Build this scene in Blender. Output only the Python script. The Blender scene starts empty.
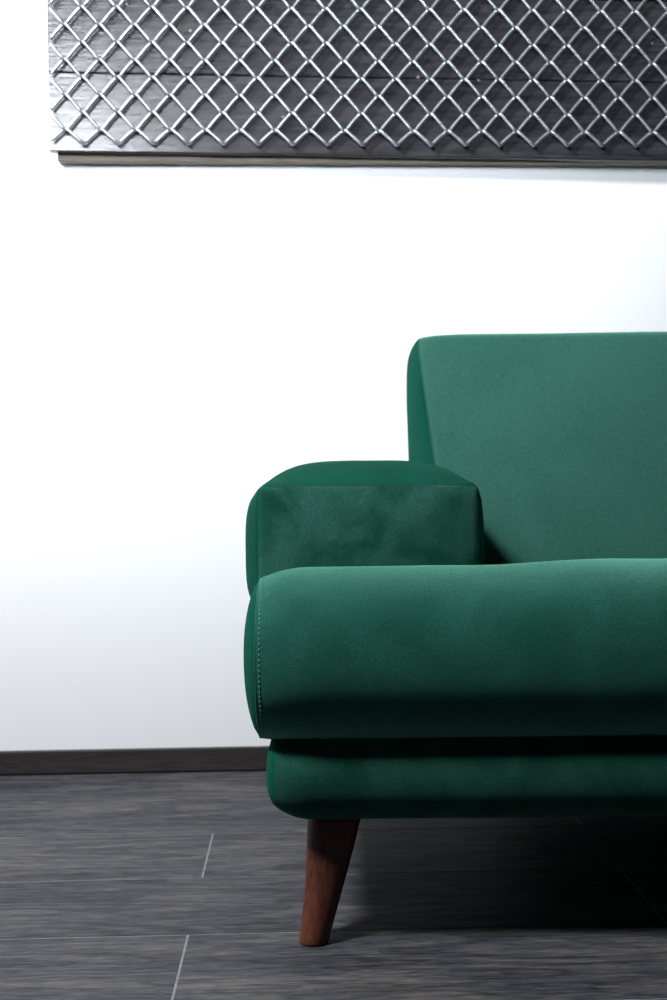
import bpy, bmesh, math, random
from mathutils import Vector, Matrix, noise
random.seed(7)
scene = bpy.context.scene
C = scene.collection

# ------------------------------------------------------------------ camera
YAW = 36 / 1100
PITCH = math.atan(10 / 1100)
ROLL = -0.011
cam_data = bpy.data.cameras.new('camera')
cam = bpy.data.objects.new('camera', cam_data)
C.objects.link(cam)
cam_data.sensor_fit = 'VERTICAL'
cam_data.sensor_height = 36
cam_data.lens = 39.6
cam.location = (0, 0, 0.55)
cam.rotation_euler = (Matrix.Rotation(-YAW, 3, 'Z') @ Matrix.Rotation(math.pi / 2 - PITCH, 3, 'X')
                      @ Matrix.Rotation(ROLL, 3, 'Z')).to_euler()
cam_data.clip_start = 0.02
cam_data.dof.use_dof = True
cam_data.dof.focus_distance = 1.33
cam_data.dof.aperture_fstop = 7.0
scene.camera = cam

# ------------------------------------------------------------------ world, lights, exposure
scene.view_settings.view_transform = 'Standard'
scene.view_settings.look = 'None'
scene.view_settings.gamma = 1
scene.view_settings.use_curve_mapping = False
scene.view_settings.exposure = -0.12
world = bpy.data.worlds.new('room_ambience')
scene.world = world
world.use_nodes = True
world.node_tree.nodes['Background'].inputs[0].default_value = (0.80, 0.88, 1.0, 1)
world.node_tree.nodes['Background'].inputs[1].default_value = 0.006


def area(name, loc, target, power, size, col, size_y=None, shape='DISK', spread=180):
    l = bpy.data.lights.new(name, 'AREA')
    l.energy = power
    l.color = col
    l.shape = shape
    l.size = size
    if size_y:
        l.size_y = size_y
    l.spread = math.radians(spread)
    o = bpy.data.objects.new(name, l)
    C.objects.link(o)
    o.location = loc
    o.rotation_euler = (Vector(target) - Vector(loc)).to_track_quat('-Z', 'Y').to_euler()
    return o


# ceiling lamp ahead of the sofa, up to the left
area('ceiling_lamp_light', (-1.45, 0.62, 2.45), (-0.1, 1.85, 0.10), 130, 0.45, (0.975, 0.985, 1.0))
# gridded softbox behind the camera on the left, turned to the wall
area('softbox_light', (-1.35, -1.25, 1.97), (-0.10, 2.167, 1.75), 18, 0.75, (0.90, 0.945, 1.0), 1.0, 'RECTANGLE', 46)

# ------------------------------------------------------------------ helpers


def mesh_obj(name, verts, faces, mat, parent=None, smooth=True):
    me = bpy.data.meshes.new(name)
    me.from_pydata([tuple(v) for v in verts], [], faces)
    me.update()
    if smooth:
        me.polygons.foreach_set('use_smooth', [True] * len(me.polygons))
    me.materials.append(mat)
    o = bpy.data.objects.new(name, me)
    C.objects.link(o)
    if parent:
        o.parent = parent
    return o


def bm_obj(name, bm, mat, parent=None, smooth=False):
    me = bpy.data.meshes.new(name)
    bm.normal_update()
    bm.to_mesh(me)
    bm.free()
    if smooth:
        me.polygons.foreach_set('use_smooth', [True] * len(me.polygons))
    me.materials.append(mat)
    o = bpy.data.objects.new(name, me)
    C.objects.link(o)
    if parent:
        o.parent = parent
    return o


def box_bm(x0, x1, y0, y1, z0, z1, bevel=0.0, seg=2):
    bm = bmesh.new()
    bmesh.ops.create_cube(bm, size=1)
    for v in bm.verts:
        v.co = Vector(((x0 + x1) / 2 + v.co.x * (x1 - x0), (y0 + y1) / 2 + v.co.y * (y1 - y0),
                       (z0 + z1) / 2 + v.co.z * (z1 - z0)))
    if bevel:
        bmesh.ops.bevel(bm, geom=bm.edges[:], offset=bevel, segments=seg, affect='EDGES', profile=0.5)
    return bm


def tube_geo(pts, r, n=6, closed=False):
    """tube along a polyline with a parallel-transported frame"""
    verts, faces = [], []
    m = len(pts)
    tang = []
    for i in range(m):
        a = pts[(i - 1) % m] if (closed or i > 0) else pts[i]
        b = pts[(i + 1) % m] if (closed or i < m - 1) else pts[i]
        tang.append((b - a).normalized())
    up = Vector((0, 1, 0))
    if abs(tang[0].dot(up)) > 0.9:
        up = Vector((1, 0, 0))
    nrm = (up - tang[0] * up.dot(tang[0])).normalized()
    for i in range(m):
        t = tang[i]
        nrm = (nrm - t * nrm.dot(t)).normalized()
        bi = t.cross(nrm)
        for k in range(n):
            a = 2 * math.pi * k / n
            verts.append(pts[i] + (nrm * math.cos(a) + bi * math.sin(a)) * r)
    rng = m if closed else m - 1
    for i in range(rng):
        j = (i + 1) % m
        for k in range(n):
            faces.append((i * n + k, i * n + (k + 1) % n, j * n + (k + 1) % n, j * n + k))
    if not closed:
        faces.append(tuple(range(n))[::-1])
        faces.append(tuple((m - 1) * n + k for k in range(n)))
    return verts, faces


# ------------------------------------------------------------------ materials


def new_mat(name):
    m = bpy.data.materials.new(name)
    m.use_nodes = True
    nt = m.node_tree
    return m, nt, nt.nodes, nt.links, nt.nodes['Principled BSDF']


def nd(nodes, kind, **inp):
    n = nodes.new(kind)
    for k, v in inp.items():
        n.inputs[k].default_value = v
    return n


def ramp(nodes, stops):
    r = nodes.new('ShaderNodeValToRGB')
    while len(r.color_ramp.elements) < len(stops):
        r.color_ramp.elements.new(0.5)
    for e, (p, c) in zip(r.color_ramp.elements, stops):
        e.position = p
        e.color = (*c, 1)
    return r


def coords(nodes, links, scale=(1, 1, 1)):
    tc = nodes.new('ShaderNodeTexCoord')
    mp = nodes.new('ShaderNodeMapping')
    mp.inputs['Scale'].default_value = scale
    links.new(tc.outputs['Object'], mp.inputs['Vector'])
    return mp


def velvet_mat(name, c_lo, c_hi, sheen=0.45, scale=9.0, lo=0.36, hi=0.64, tint=(0.20, 0.58, 0.45, 1), srough=0.42, spec=0.12, lustre=None):
    m, nt, N, L, P = new_mat(name)
    mp = coords(N, L)
    # brushed nap: broad soft patches
    n1 = nd(N, 'ShaderNodeTexNoise', Scale=scale, Detail=4.0, Roughness=0.55, Distortion=0.6)
    L.new(mp.outputs[0], n1.inputs['Vector'])
    r1 = ramp(N, [(lo, c_lo), (hi, c_hi)])
    L.new(n1.outputs['Fac'], r1.inputs[0])
    # pile grain
    n2 = nd(N, 'ShaderNodeTexNoise', Scale=700.0, Detail=2.0, Roughness=0.75)
    L.new(mp.outputs[0], n2.inputs['Vector'])
    r2 = ramp(N, [(0.32, (0.45, 0.45, 0.45)), (0.68, (1.5, 1.5, 1.5))])
    L.new(n2.outputs['Fac'], r2.inputs[0])
    mx = N.new('ShaderNodeMix')
    mx.data_type = 'RGBA'
    mx.blend_type = 'MULTIPLY'
    mx.inputs['Factor'].default_value = 0.8
    L.new(r1.outputs[0], mx.inputs['A'])
    L.new(r2.outputs[0], mx.inputs['B'])
    L.new(mx.outputs['Result'], P.inputs['Base Color'])
    P.inputs['Roughness'].default_value = 0.85
    P.inputs['Specular IOR Level'].default_value = spec
    P.inputs['Sheen Weight'].default_value = sheen
    P.inputs['Sheen Roughness'].default_value = srough
    P.inputs['Sheen Tint'].default_value = tint
    bp = nd(N, 'ShaderNodeBump', Strength=0.8, Distance=0.002)
    L.new(n2.outputs['Fac'], bp.inputs['Height'])
    L.new(bp.outputs[0], P.inputs['Normal'])
    if lustre:
        # extra lustre of the upright pile
        sh = N.new('ShaderNodeBsdfSheen')
        sh.inputs['Color'].default_value = lustre
        sh.inputs['Roughness'].default_value = 0.45
        ad = N.new('ShaderNodeAddShader')
        out = N['Material Output']
        L.new(P.outputs[0], ad.inputs[0])
        L.new(sh.outputs[0], ad.inputs[1])
        L.new(ad.outputs[0], out.inputs['Surface'])
    return m


velvet = velvet_mat('green_velvet', (0.004, 0.062, 0.042), (0.013, 0.092, 0.066), 1.0, 9.0, 0.36, 0.64, (0.34, 0.80, 0.64, 1), 0.30, 0.1, (0.16, 0.52, 0.40, 1))
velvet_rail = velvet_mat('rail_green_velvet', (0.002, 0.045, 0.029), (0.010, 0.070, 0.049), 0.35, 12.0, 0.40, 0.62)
velvet_brushed = velvet_mat('brushed_green_velvet', (0.002, 0.055, 0.034), (0.022, 0.108, 0.080), 0.45, 13.0, 0.42, 0.62)
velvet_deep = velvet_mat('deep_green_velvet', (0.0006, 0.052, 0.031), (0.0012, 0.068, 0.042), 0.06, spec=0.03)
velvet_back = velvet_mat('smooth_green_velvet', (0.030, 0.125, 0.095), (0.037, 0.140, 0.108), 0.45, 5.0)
m, nt, N, L, P = new_mat('green_thread')
P.inputs['Base Color'].default_value = (0.07, 0.30, 0.21, 1)
P.inputs['Roughness'].default_value = 0.6
thread = m
m, nt, N, L, P = new_mat('seam_cord')
P.inputs['Base Color'].default_value = (0.003, 0.055, 0.036, 1)
P.inputs['Roughness'].default_value = 0.7
P.inputs['Sheen Weight'].default_value = 0.4
P.inputs['Sheen Tint'].default_value = (0.2, 0.6, 0.45, 1)
seam_mat = m

# painted wall
m, nt, N, L, P = new_mat('white_wall_paint')
mp = coords(N, L)
n1 = nd(N, 'ShaderNodeTexNoise', Scale=180.0, Detail=3.0)
L.new(mp.outputs[0], n1.inputs['Vector'])
bp = nd(N, 'ShaderNodeBump', Strength=0.08, Distance=0.001)
L.new(n1.outputs['Fac'], bp.inputs['Height'])
L.new(bp.outputs[0], P.inputs['Normal'])
P.inputs['Base Color'].default_value = (0.87, 0.885, 0.92, 1)
P.inputs['Roughness'].default_value = 0.75
wall_mat = m


def wood_mat(name, dark, mid, light, rough, scale, ring=14.0, bump=0.12, spec=0.5, pore=0.0, fibre=9.0):
    m, nt, N, L, P = new_mat(name)
    tc = N.new('ShaderNodeTexCoord')
    oi = N.new('ShaderNodeObjectInfo')
    cmb = N.new('ShaderNodeCombineXYZ')
    mul = N.new('ShaderNodeMath'); mul.operation = 'MULTIPLY'; mul.inputs[1].default_value = 37.0
    L.new(oi.outputs['Random'], mul.inputs[0])
    for k in range(3):
        L.new(mul.outputs[0], cmb.inputs[k])
    add = N.new('ShaderNodeVectorMath'); add.operation = 'ADD'
    L.new(tc.outputs['Object'], add.inputs[0])
    L.new(cmb.outputs[0], add.inputs[1])
    mp = N.new('ShaderNodeMapping')
    mp.inputs['Scale'].default_value = scale
    L.new(add.outputs[0], mp.inputs['Vector'])
    # growth-ring contours: sine of a stretched noise
    n1 = nd(N, 'ShaderNodeTexNoise', Scale=1.0, Detail=1.5, Roughness=0.4, Distortion=0.3)
    L.new(mp.outputs[0], n1.inputs['Vector'])
    k1 = N.new('ShaderNodeMath'); k1.operation = 'MULTIPLY'; k1.inputs[1].default_value = ring * 6.28
    L.new(n1.outputs['Fac'], k1.inputs[0])
    s1 = N.new('ShaderNodeMath'); s1.operation = 'SINE'
    L.new(k1.outputs[0], s1.inputs[0])
    # fine fibres
    n2 = nd(N, 'ShaderNodeTexNoise', Scale=fibre, Detail=6.0, Roughness=0.65)
    L.new(mp.outputs[0], n2.inputs['Vector'])
    # broad tone
    n3 = nd(N, 'ShaderNodeTexNoise', Scale=1.1, Detail=2.0)
    L.new(mp.outputs[0], n3.inputs['Vector'])
    a = N.new('ShaderNodeMath'); a.operation = 'MULTIPLY_ADD'; a.inputs[1].default_value = 0.07
    L.new(s1.outputs[0], a.inputs[0]); L.new(n2.outputs['Fac'], a.inputs[2])
    b = N.new('ShaderNodeMath'); b.operation = 'MULTIPLY_ADD'; b.inputs[1].default_value = 0.5
    L.new(n3.outputs['Fac'], b.inputs[0]); L.new(a.outputs[0], b.inputs[2])
    r = ramp(N, [(0.52, dark), (0.74, mid), (0.98, light)])
    L.new(b.outputs[0], r.inputs[0])
    colour = r.outputs[0]
    if pore:
        # thin dark pores that follow the grain
        mp2 = N.new('ShaderNodeMapping')
        mp2.inputs['Scale'].default_value = (1.0, 4.0, 4.0)
        L.new(mp.outputs[0], mp2.inputs['Vector'])
        n4 = nd(N, 'ShaderNodeTexNoise', Scale=6.0, Detail=3.0, Roughness=0.6, Distortion=0.25)
        L.new(mp2.outputs[0], n4.inputs['Vector'])
        r4 = ramp(N, [(0.30, (0.45, 0.45, 0.45)), (0.47, (1, 1, 1)), (0.70, (1.25, 1.22, 1.18))])
        L.new(n4.outputs['Fac'], r4.inputs[0])
        pw = N.new('ShaderNodeMath'); pw.operation = 'ABSOLUTE'
        L.new(s1.outputs[0], pw.inputs[0])
        r5 = ramp(N, [(0.0, (0.30, 0.30, 0.30)), (0.25, (1, 1, 1))])
        L.new(pw.outputs[0], r5.inputs[0])
        for k, src in enumerate((r4, r5)):
            mx = N.new('ShaderNodeMix')
            mx.data_type = 'RGBA'
            mx.blend_type = 'MULTIPLY'
            mx.inputs['Factor'].default_value = pore if k == 0 else pore * 0.55
            L.new(colour, mx.inputs['A'])
            L.new(src.outputs[0], mx.inputs['B'])
            colour = mx.outputs['Result']
    L.new(colour, P.inputs['Base Color'])
    P.inputs['Roughness'].default_value = rough
    P.inputs['Specular IOR Level'].default_value = spec
    bp = nd(N, 'ShaderNodeBump', Strength=bump, Distance=0.002)
    L.new(a.outputs[0], bp.inputs['Height'])
    L.new(bp.outputs[0], P.inputs['Normal'])
    return m


floor_mat = wood_mat('dark_wood_tile', (0.018, 0.019, 0.023), (0.049, 0.051, 0.060), (0.105, 0.098, 0.094), 0.55, (1.6, 11, 11), ring=9, pore=0.95, fibre=20.0, spec=0.15)
base_mat = wood_mat('dark_baseboard', (0.017, 0.014, 0.015), (0.026, 0.022, 0.023), (0.040, 0.034, 0.034), 0.5, (2, 30, 30))
board_mat = wood_mat('black_painted_wood', (0.014, 0.014, 0.017), (0.026, 0.026, 0.031), (0.045, 0.045, 0.05), 0.21, (2.2, 22, 22), ring=6, bump=0.24, spec=0.6)
leg_mat = wood_mat('walnut_leg', (0.035, 0.008, 0.004), (0.075, 0.020, 0.010), (0.125, 0.038, 0.020), 0.42, (30, 30, 3), ring=3, bump=0.05)
batten_mat = wood_mat('raw_batten', (0.14, 0.115, 0.09), (0.21, 0.175, 0.14), (0.27, 0.23, 0.19), 0.7, (2, 30, 30))

m, nt, N, L, P = new_mat('grey_grout')
mp = coords(N, L)
n1 = nd(N, 'ShaderNodeTexNoise', Scale=120.0, Detail=3.0)
L.new(mp.outputs[0], n1.inputs['Vector'])
r1 = ramp(N, [(0.3, (0.13, 0.13, 0.14)), (0.7, (0.25, 0.25, 0.27))])
L.new(n1.outputs['Fac'], r1.inputs[0])
L.new(r1.outputs[0], P.inputs['Base Color'])
P.inputs['Roughness'].default_value = 0.9
grout_mat = m

m, nt, N, L, P = new_mat('galvanised_wire')
mp = coords(N, L)
n1 = nd(N, 'ShaderNodeTexNoise', Scale=60.0, Detail=3.0)
L.new(mp.outputs[0], n1.inputs['Vector'])
r1 = ramp(N, [(0.3, (0.30, 0.33, 0.36)), (0.7, (0.46, 0.49, 0.53))])
L.new(n1.outputs['Fac'], r1.inputs[0])
L.new(r1.outputs[0], P.inputs['Base Color'])
P.inputs['Metallic'].default_value = 0.75
P.inputs['Roughness'].default_value = 0.40
wire_mat = m
m, nt, N, L, P = new_mat('nail_head_metal')
P.inputs['Base Color'].default_value = (0.22, 0.19, 0.15, 1)
P.inputs['Metallic'].default_value = 0.5
P.inputs['Roughness'].default_value = 0.45
nail_mat = m

# ------------------------------------------------------------------ the setting
WALL_Y = 2.167


def structure(o, label, cat):
    o['kind'] = 'structure'
    o['label'] = label
    o['category'] = cat
    return o


structure(bm_obj('wall_back', box_bm(-2.6, 3.4, WALL_Y, WALL_Y + 0.12, -0.06, 2.8), wall_mat),
          'plain bright white painted wall behind the green sofa', 'wall')

floor = structure(bm_obj('floor', box_bm(-2.6, 3.4, -2.4, WALL_Y, -0.06, -0.0005), grout_mat),
                  'dark grey wood-look plank tile floor with thin pale grout lines', 'floor')
ROW, LEN, JOINT = 0.2, 1.2, 0.0026
proto = None
row_front = 1.366 + 0.0          # seam between two plank rows
for r in range(-12, 4):
    y0 = row_front + r * 0.2015
    y1 = min(y0 + 0.2015, WALL_Y - 0.001)
    if y0 < -1.05:
        continue
    off = -0.142 + (0.6 if r % 2 == 0 else 0.0) + (0.45 if r == 3 else 0.0)
    for k in range(-2, 3):
        x0 = off + k * LEN
        x1 = x0 + LEN
        if x0 > 2.4 or x1 < -1.9:
            continue
        g = 0.0012 if True else JOINT
        full = abs((y1 - y0) - 0.2015) < 1e-6
        if full and proto is not None:
            o = proto.copy()
            C.objects.link(o)
        else:
            hx, hy = LEN / 2 - 0.0014, (y1 - y0) / 2 - 0.0012
            o = bm_obj('plank', box_bm(-hx, hx, -hy, hy, -0.008, 0.0, 0.0003, 1), floor_mat, floor)
            if full:
                proto = o
        o.parent = floor
        o.location = ((x0 + x1) / 2, (y0 + y1) / 2, 0)

bb = bm_obj('baseboard_back', box_bm(-2.6, 3.4, WALL_Y - 0.011, WALL_Y, 0.0025, 0.0475, 0.0018), base_mat)
structure(bb, 'low dark brown baseboard along the foot of the white wall', 'baseboard')

# ------------------------------------------------------------------ wall panel with chain-link mesh
panel = bpy.data.objects.new('decorative_panel', None)
C.objects.link(panel)
panel.location = (0.40, WALL_Y, 1.17)
panel['label'] = 'black wooden plank wall panel covered with silver chain-link wire mesh'
panel['category'] = 'panel'
PL = Vector(panel.location)
PX0, PX1 = -0.467, 1.40


def rel(v):
    return Vector(v) - PL


def panel_z(x, z_at_left, slope=-0.0165):
    return z_at_left + slope * (x - PX0)


BY0, BY1 = 2.125, 2.143
rows = [(1.204, 1.3535), (1.3555, 1.512), (1.514, 1.668)]
for i, (za, zb) in enumerate(rows):
    # a rough-sawn plank: outline with slightly uneven edges
    nx = 60
    verts, faces = [], []
    for s in range(nx + 1):
        t = s / nx
        x = PX0 + (PX1 - PX0) * t
        if s == 0:
            x += 0.0006 * (-1) ** i
        wob = lambda q: 0.0009 * noise.noise(Vector((x * 9, q * 5.1, i * 7.3)))
        sl = -0.0165 if i == 0 else -0.0150
        zb0 = panel_z(x, za, -0.0165 if i == 0 else -0.0155) + wob(0.3)
        zt0 = panel_z(x, zb, -0.0155) + wob(1.7)
        dy = 0.0016 * (i % 2) + 0.0012 * noise.noise(Vector((x * 2, i * 3.0, 0)))
        c = 0.0018
        ring = [(BY0 + dy + c, zb0), (BY0 + dy, zb0 + c), (BY0 + dy, zb0 * 0.5 + zt0 * 0.5), (BY0 + dy, zt0 - c), (BY0 + dy + c, zt0),
                (BY1, zt0), (BY1, zb0)]
        for (yy, zz) in ring:
            verts.append(rel((x, yy, zz)))
    n = 7
    for s in range(nx):
        for k in range(n):
            faces.append((s * n + k, s * n + (k + 1) % n, (s + 1) * n + (k + 1) % n, (s + 1) * n + k))
    faces.append(tuple(range(n))[::-1])
    faces.append(tuple(nx * n + k for k in range(n)))
    mesh_obj('plank', verts, faces, board_mat, panel, smooth=False)

# raw battens behind the planks, standing off the wall
for z0, z1 in ((1.190, 1.238), (1.40, 1.445), (1.60, 1.645)):
    bm = box_bm(-0.455, 1.39, BY1, WALL_Y - 0.0005, z0, z1, 0.001, 1)
    for v in bm.verts:
        v.co.z += -0.005 * (v.co.x + 0.45)
        v.co = rel(v.co)
    bm_obj('batten', bm, batten_mat, panel)

# chain-link mesh: every wire is a flattened helix running across the panel, hooked into the next
PITCH_X, STEP_Z, WR = 0.0663, 0.0333, 0.0032
MY = 2.1115


def smoothstep(t):
    t = max(0.0, min(1.0, t))
    return t * t * (3 - 2 * t)


def wire_points(i):
    pts = []
    zlow = 1.204 + i * STEP_Z            # lower bends of this wire (axis of the wire)
    amp = STEP_Z + 2 * WR * 0.9
    xph = -0.3995 + (PITCH_X / 2 if i % 2 else 0)
    if i == 0:
        zlow += 0.0095
        amp -= 0.0095
    nseg = 10
    k0 = int(math.floor((PX0 + 0.012 - xph) / PITCH_X)) - 1
    k = k0
    prev = None
    while True:
        xa = xph + k * PITCH_X
        if xa > PX1 - 0.02:
            break
        for half in (0, 1):               # 0: rising to the right, behind; 1: falling to the right, in front
            for s in range(nseg):
                t = s / nseg
                x = xa + (half + t) * PITCH_X / 2
                if x < PX0 + 0.006 or x > PX1 - 0.012:
                    continue
                tri = t if half == 0 else 1 - t
                e = 0.10
                # rounded bends
                zz = tri
                if tri < e:
                    zz = e * 0.45 + (tri * tri) / (2 * e) * 1.1
                elif tri > 1 - e:
                    q = 1 - tri
                    zz = 1 - (e * 0.45 + (q * q) / (2 * e) * 1.1)
                bow = 0.0016 * math.sin(math.pi * t) * (1 if half == 0 else 0.3)
                # depth: swing to the front on the falling limb
                d = 0.0032
                if half == 0:
                    if t < 0.15:
                        y = d * math.sin(t / 0.15 * math.pi / 2)
                    elif t > 0.85:
                        y = d * math.sin((1 - t) / 0.15 * math.pi / 2)
                    else:
                        y = d
                else:
                    if t < 0.15:
                        y = -d * math.sin(t / 0.15 * math.pi / 2)
                    elif t > 0.85:
                        y = -d * math.sin((1 - t) / 0.15 * math.pi / 2)
                    else:
                        y = -d
                jig = 0.0008 * noise.noise(Vector((x * 6, i * 2.7, 0.5)))
                z = zlow + amp * zz + bow + jig - 0.0062 * (x + 0.4)
                pts.append(rel((x, MY + y + 0.0012 * noise.noise(Vector((x * 3, i * 1.3, 4))), z)))
        k += 1
    return pts


for i in range(14):
    v, f = tube_geo(wire_points(i), WR, 8)
    mesh_obj('mesh_wire', v, f, wire_mat, panel)


def nail(x, z):
    bm = bmesh.new()
    bmesh.ops.create_uvsphere(bm, u_segments=10, v_segments=6, radius=0.0030)
    for v in bm.verts:
        v.co = Vector((v.co.x, v.co.y * 0.35, v.co.z)) + rel((x, BY0 + 0.0006, z))
    bm_obj('nail', bm, nail_mat, panel, True)


for (x, z) in ((-0.315, 1.484), (-0.195, 1.434), (-0.314, 1.2525), (-0.27, 1.3415), (0.243, 1.3455), (0.36, 1.340),
               (0.70, 1.412), (-0.02, 1.2690), (-0.13, 1.342), (-0.06, 1.3415)):
    nail(x, z)

# bent staple clips on the lower bends of the mesh
# ------------------------------------------------------------------ sofa
SO = Vector((0.90, 1.60, 0.0))          # sofa-local origin (middle of its footprint, in the sofa's own axes)
sofa = bpy.data.objects.new('sofa', None)
C.objects.link(sofa)
rotS = Matrix.Rotation(-YAW, 3, 'Z')
sofa.location = rotS @ SO
sofa.rotation_euler = (0, 0, -YAW)
sofa['label'] = 'emerald green velvet sofa with padded block arms and tapered walnut legs'
sofa['category'] = 'sofa'
XL, XR = -0.0925, 1.8925                 # end seams of the seat


def sl(v):
    return Vector(v) - SO


def profile(yf, yb, zb, zt, depth, power, r_back, crown, n=34):
    """closed (y,z) outline: a plump rounded nose in front, straight top and bottom, rounded back edges"""
    pts = []
    zc, b = (zb + zt) / 2, (zt - zb) / 2
    for s in range(n + 1):
        a = -math.pi / 2 + math.pi * s / n
        sa, ca = math.sin(a), max(0.0, math.cos(a))
        pts.append([yf + depth - depth * ca ** (2 / power), zc + b * math.copysign(abs(sa) ** (2 / power), sa)])

    def line(p, q, steps):
        for s in range(1, steps):
            t = s / steps
            pts.append([p[0] + (q[0] - p[0]) * t, p[1] + (q[1] - p[1]) * t])

    def arc(cy, cz, r, a0, a1, steps):
        for s in range(steps + 1):
            a = math.radians(a0 + (a1 - a0) * s / steps)
            pts.append([cy + r * math.cos(a), cz + r * math.sin(a)])
    line((yf + depth, zt), (yb - r_back, zt), 22)
    arc(yb - r_back, zt - r_back, r_back, 90, 0, 5)
    line((yb, zt - r_back), (yb, zb + r_back), 4)
    arc(yb - r_back, zb + r_back, r_back, 0, -90, 5)
    line((yb - r_back, zb), (yf + depth, zb), 22)
    out = []
    for y, z in pts:
        u = (z - zb) / (zt - zb)
        w = (y - yf) / (yb - yf)
        out.append((y, z + crown * max(0.0, 4 * w * (1 - w)) * max(0, 2 * u - 1)))
    return out


def cushion(name, prof, xl, xr, cap, pinch, pin_len, mat, parent, top_fn=None, wr=0.0012, nst=90, zmid=None):
    """sweep the outline along x, pinch it toward both end seams and close it with domed end panels"""
    ys = [p[0] for p in prof]
    zs = [p[1] for p in prof]
    yc, zc = (min(ys) + max(ys)) / 2, (min(zs) + max(zs)) / 2
    hz = (max(zs) - min(zs)) / 2
    yfr = min(ys)
    rings = []
    K = 9
    # stations, denser near the ends
    st = []
    for s in range(nst + 1):
        t = s / nst
        q = 0.5 - 0.5 * math.cos(math.pi * t)
        st.append(xl + (xr - xl) * q)

    def ring(x, k, xoff=0.0, sc=1.0):
        e = min(x - xl, xr - x)
        p = (max(0.0, 1 - e / pin_len)) ** 2.2
        out = []
        for y, z in prof:
            u = (z - zc) / hz
            yy, zz = y, z
            zz -= p * pinch[0] * max(0, u) ** 1.0
            zz += p * pinch[1] * max(0, -u) ** 1.0
            yy += p * pinch[2] * max(0, 1 - (y - yfr) / 0.10)
            if top_fn and u > 0:
                zz += top_fn(x, yy) * u
            yy2 = yc + (yy - yc) * 1.0
            if sc < 1:
                # shrink the ring toward its medial line (keeps the panel shape)
                half = hz
                my = min(max(yy, min(ys) + half), max(ys) - half)
                yy2 = my + (yy - my) * sc
                zz = zc + (zz - zc) * sc
            nv = noise.noise(Vector((x * 7, yy * 7, zz * 7))) * wr + noise.noise(Vector((x * 19, yy * 19, zz * 19))) * wr * 0.4
            out.append(sl((x + xoff, yy2 - nv * (1 if yy < yfr + 0.05 else 0), zz + nv * (1 if u > 0.5 else 0))))
        return out
    for k in range(K, 0, -1):
        s = 1 - (k / K) ** 1.0 * 0.98
        rings.append(ring(xl, 0, -cap * (1 - s ** 2.4) ** 0.75, s))
    for x in st:
        rings.append(ring(x, 0))
    for k in range(1, K + 1):
        s = 1 - (k / K) ** 1.0 * 0.98
        rings.append(ring(xr, 0, cap * (1 - s ** 2.4) ** 0.75, s))
    n = len(prof)
    verts = [v for r in rings for v in r]
    faces = []
    for i in range(len(rings) - 1):
        for k in range(n):
            faces.append((i * n + k, (i + 1) * n + k, (i + 1) * n + (k + 1) % n, i * n + (k + 1) % n))
    # close the two thin slits of the end panels
    faces.append(tuple(range(n)))
    faces.append(tuple((len(rings) - 1) * n + k for k in range(n))[::-1])
    o = mesh_obj(name, verts, faces, mat, parent)
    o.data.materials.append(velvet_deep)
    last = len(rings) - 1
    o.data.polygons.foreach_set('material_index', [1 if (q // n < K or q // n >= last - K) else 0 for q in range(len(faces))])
    bm = bmesh.new()
    bm.from_mesh(o.data)
    bmesh.ops.recalc_face_normals(bm, faces=bm.faces)
    bm.to_mesh(o.data)
    bm.free()
    return o, rings[K], rings[-K - 1], ring(xl + 0.0045, 0), ring(xr - 0.0045, 0)


def stitches(name, ringpts, xoff, parent, span, every=0.0062, length=0.0036, r=0.00055):
    """short raised threads along a seam"""
    pts = ringpts
    verts, faces = [], []
    acc = 0.0
    cen = sum(pts, Vector()) / len(pts)
    for i in range(len(pts) - 1):
        a, b = pts[i], pts[i + 1]
        if not (span(a) and span(b)):
            continue
        seg = (b - a).length
        if seg < 1e-5:
            continue
        d = (b - a) / seg
        s = -acc
        while s < seg:
            if s >= 0:
                p = a + d * s
                out = Vector((0, p.y - cen.y, p.z - cen.z)).normalized()
                nn = Vector((0, -d.z, d.y))
                if nn.dot(Vector((0, -0.6, 0.3))) < 0:
                    nn = -nn
                q0 = p + nn * 0.0004 + Vector((xoff, 0, 0))
                q1 = q0 + d * length
                tv, tf = tube_geo([q0, q1], r, 5)
                base = len(verts)
                verts += tv
                faces += [tuple(base + x for x in f) for f in tf]
            s += every
        acc = seg - (s - every) if s >= every else acc + seg
        acc = every - (s - seg)
    if verts:
        o = mesh_obj(name, verts, faces, thread, parent)
        o['label'] = 'pale green stitching along the seat end seam'
        o['kind'] = 'stuff'


def seam_tube(pts, r, parent, name='seam', closed=False):
    v, f = tube_geo(pts, r, 6, closed)
    return mesh_obj(name, v, f, seam_mat, parent)


# seat: one long bolster-fronted cushion
def seat_top(x, y):
    def bump(a, b, c, d):
        return smoothstep((x - a) / (b - a)) * (1 - smoothstep((x - c) / (d - c)))
    return 0.0065 * bump(0.17, 0.34, 1.46, 1.63) - 0.095 * max(0.0, y - 1.37)


seat_prof = profile(1.260, 1.98, 0.2395, 0.4530, 0.120, 2.2, 0.03, 0.003)
seat, ringL, ringR, stitchL, stitchR = cushion('seat', seat_prof, XL, XR, 0.0200, (0.014, 0.004, 0.008), 0.065, velvet, sofa, seat_top)
seam_tube(ringL, 0.0006, seat, closed=True)
seam_tube(ringR, 0.0006, seat, closed=True)
vis = lambda p: p.y < (1.40 - SO.y)
stitches('stitching', stitchL, 0.0, seat, vis)
stitches('stitching', stitchR, 0.0, seat, vis)

# base rail below the seat
base_prof = profile(1.288, 1.96, 0.1485, 0.258, 0.065, 2.25, 0.02, 0.0)
base, *_ = cushion('base', base_prof, -0.073, 1.873, 0.0125, (0.004, 0.014, 0.012), 0.045, velvet_rail, sofa, None, 0.0010, 80)


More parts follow.
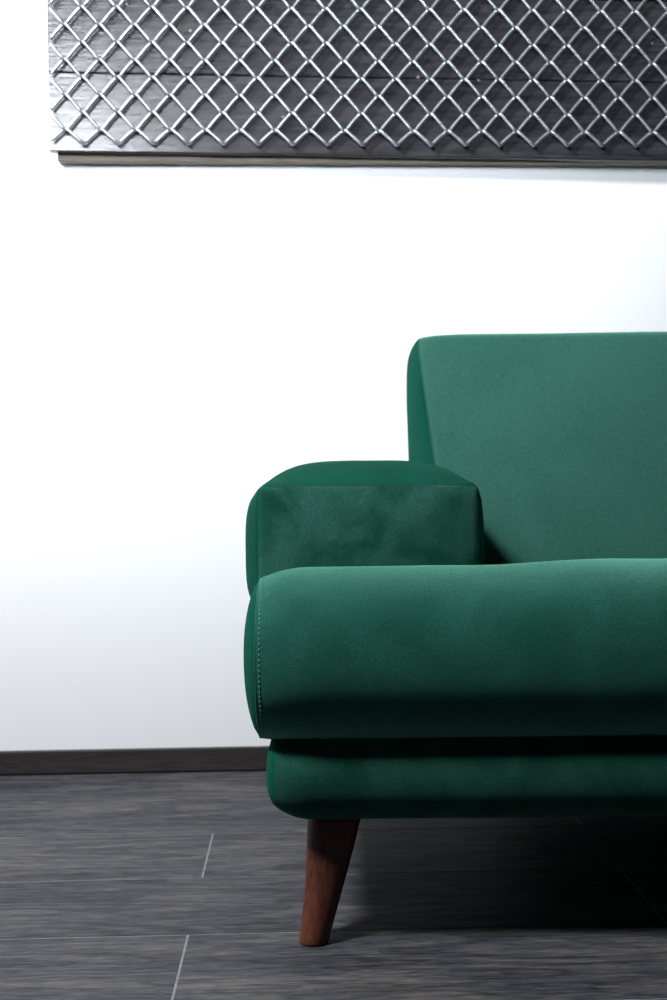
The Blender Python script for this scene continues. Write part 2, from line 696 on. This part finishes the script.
# arms and backrest: boxed cushions with bulging panels
def pillow(name, corners, bulge, n, mat, parent, panel_mats=None, smooth_it=2, wr=0.0010, soft=None, soft_it=14):
    """corners[(i,j,k)] for i,j,k in 0/1 (x,y,z); bulge = dict of outward panel bulges; returns object and edge point lists"""
    nx, ny, nz = n
    idx, verts, faces = {}, [], []

    def tri(u, v, w):
        p = Vector()
        for i in (0, 1):
            for j in (0, 1):
                for k in (0, 1):
                    p += Vector(corners[(i, j, k)]) * ((u if i else 1 - u) * (v if j else 1 - v) * (w if k else 1 - w))
        return p
    dirs = {'x0': Vector((-1, 0, 0)), 'x1': Vector((1, 0, 0)), 'y0': Vector((0, -1, 0)), 'y1': Vector((0, 1, 0)),
            'z0': Vector((0, 0, -1)), 'z1': Vector((0, 0, 1))}

    def shape(s, pw):
        return max(0.0, 1 - abs(2 * s - 1) ** pw)

    def vid(a, b, c):
        key = (a, b, c)
        if key in idx:
            return idx[key]
        u, v, w = a / nx, b / ny, c / nz
        # closer spacing towards the seams
        f = lambda s: 0.5 - 0.5 * math.cos(math.pi * s) * (0.55 + 0.45 * abs(math.cos(math.pi * s))) if False else 0.35 * s + 0.65 * (0.5 - 0.5 * math.cos(math.pi * s))
        u, v, w = f(u), f(v), f(w)
        p = tri(u, v, w)
        on = []
        if a == 0: on.append(('x0', v, w))
        if a == nx: on.append(('x1', v, w))
        if b == 0: on.append(('y0', u, w))
        if b == ny: on.append(('y1', u, w))
        if c == 0: on.append(('z0', u, v))
        if c == nz: on.append(('z1', u, v))
        if len(on) == 1:
            face, s, t = on[0]
            bl_, p1, p2 = bulge.get(face, (0, 2, 2))
            amt = bl_ * shape(s, p1) * shape(t, p2)
            nv = noise.noise(p * 8) * wr + noise.noise(p * 21) * wr * 0.4
            edge = min(1.0, shape(s, 2) * shape(t, 2) * 6)
            p = p + dirs[face] * (amt + nv * edge)
        idx[key] = len(verts)
        verts.append(sl(p))
        return idx[key]
    rngs = (nx, ny, nz)
    slots, mat_index = [mat], []
    for ax in range(3):
        o1, o2 = [q for q in range(3) if q != ax]
        for side in (0, rngs[ax]):
            for p in range(rngs[o1]):
                for q in range(rngs[o2]):
                    loop = []
                    for dp, dq in ((0, 0), (1, 0), (1, 1), (0, 1)):
                        co = [0, 0, 0]
                        co[ax] = side
                        co[o1] = p + dp
                        co[o2] = q + dq
                        loop.append(vid(*co))
                    faces.append(loop)
                    pm = (panel_mats or {}).get('xyz'[ax] + ('1' if side else '0'), mat)
                    if pm not in slots:
                        slots.append(pm)
                    mat_index.append(slots.index(pm))
    o = mesh_obj(name, verts, faces, mat, parent)
    for pm in slots[1:]:
        o.data.materials.append(pm)
    o.data.polygons.foreach_set('material_index', mat_index)
    bm = bmesh.new()
    bm.from_mesh(o.data)
    bmesh.ops.recalc_face_normals(bm, faces=bm.faces)
    for _ in range(smooth_it):
        bmesh.ops.smooth_vert(bm, verts=bm.verts[:], factor=0.5, use_axis_x=True, use_axis_y=True, use_axis_z=True)
    if soft:
        bm.verts.ensure_lookup_table()
        chosen = [bm.verts[i] for k, i in idx.items() if soft(*k)]
        for _ in range(soft_it):
            bmesh.ops.smooth_vert(bm, verts=chosen, factor=0.5, use_axis_x=True, use_axis_y=True, use_axis_z=True)
    bm.to_mesh(o.data)
    bm.free()

    def edge(keys):
        return [o.data.vertices[idx[k]].co.copy() for k in keys]
    return o, edge


def make_arm(x0, x1):
    cs = {}
    zb = 0.385
    for i, x in ((0, x0), (1, x1)):
        for j, y in ((0, 1.408), (1, 1.835)):
            cs[(i, j, 0)] = (x, y + (0.0 if j else 0.0), zb)
            cs[(i, j, 1)] = (x, y + (0.004 if j == 0 else 0), 0.5562 + (0.004 if j else 0))
    nx, ny, nz = 34, 40, 22
    arm, edge = pillow('armrest', cs, {'x0': (0.0240, 5, 4.5), 'x1': (0.0150, 5, 4.5), 'y0': (0.010, 3.5, 3.5), 'y1': (0.008, 3, 3),
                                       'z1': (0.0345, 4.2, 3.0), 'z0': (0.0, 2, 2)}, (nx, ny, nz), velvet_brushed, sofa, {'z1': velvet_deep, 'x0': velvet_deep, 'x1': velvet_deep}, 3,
                       soft=lambda a, b, c: min(a, nx - a) + min(b, ny - b) <= 4 or (min(a, nx - a) + nz - c <= 3 and b > 3))
    seam_tube(edge([(a, 0, nz) for a in range(nx + 1)]), 0.0008, arm)
    return arm


make_arm(-0.0985, 0.1885)
make_arm(1.6115, 1.8985)

bx0, bx1 = 0.0, 1.80
cs = {}
# front panel leans back; the front is narrower near the seat than at the top
cs[(0, 0, 0)] = (0.195, 1.820, 0.40); cs[(1, 0, 0)] = (1.605, 1.820, 0.40)
cs[(0, 0, 1)] = (0.1465, 1.912, 0.8160); cs[(1, 0, 1)] = (1.6535, 1.912, 0.8160)
cs[(0, 1, 0)] = (0.142, 2.02, 0.30); cs[(1, 1, 0)] = (1.658, 2.02, 0.30)
cs[(0, 1, 1)] = (0.143, 2.055, 0.808); cs[(1, 1, 1)] = (1.657, 2.055, 0.808)
nx, ny, nz = 100, 14, 40
back, edge = pillow('backrest', cs, {'x0': (0.014, 2.6, 7), 'x1': (0.014, 2.6, 7), 'y0': (0.014, 4, 2.5), 'y1': (0.01, 3, 3), 'z1': (0.012, 20, 2.5)},
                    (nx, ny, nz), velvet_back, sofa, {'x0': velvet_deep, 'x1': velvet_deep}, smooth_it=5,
                    soft=lambda a, b, c: min(a, nx - a) <= 4 and nz - c <= 3, soft_it=10)
seam_tube(edge([(0, 0, c) for c in range(nz + 1)]), 0.0013, back)
seam_tube(edge([(nx, 0, c) for c in range(nz + 1)]), 0.0013, back)


# legs: turned, splayed outwards
def make_leg(cx_top, cy_top, cx_bot, cy_bot):
    prof = [(0.0, 0.0150), (0.0012, 0.0172), (0.004, 0.0184), (0.020, 0.0196), (0.05, 0.0222), (0.08, 0.0256), (0.11, 0.0294), (0.14, 0.0328), (0.166, 0.0345)]
    verts, faces = [], []
    n = 28
    for z, r in prof:
        t = z / 0.166
        bow = 0.0022 * math.sin(math.pi * t)
        cx = cx_bot + (cx_top - cx_bot) * t + bow * (1 if cx_top > cx_bot else -1)
        cy = cy_bot + (cy_top - cy_bot) * t
        for k in range(n):
            a = 2 * math.pi * k / n
            verts.append(sl((cx + r * math.cos(a), cy + r * math.sin(a) * 0.86, z)))
    for i in range(len(prof) - 1):
        for k in range(n):
            faces.append((i * n + k, i * n + (k + 1) % n, (i + 1) * n + (k + 1) % n, (i + 1) * n + k))
    faces.append(tuple(range(n))[::-1])
    faces.append(tuple((len(prof) - 1) * n + k for k in range(n)))
    mesh_obj('leg', verts, faces, leg_mat, sofa)


for xt, xb in ((0.0000, -0.0305), (1.8000, 1.8305)):
    make_leg(xt, 1.368, xb, 1.333)
    make_leg(xt, 1.880, xb, 1.905)
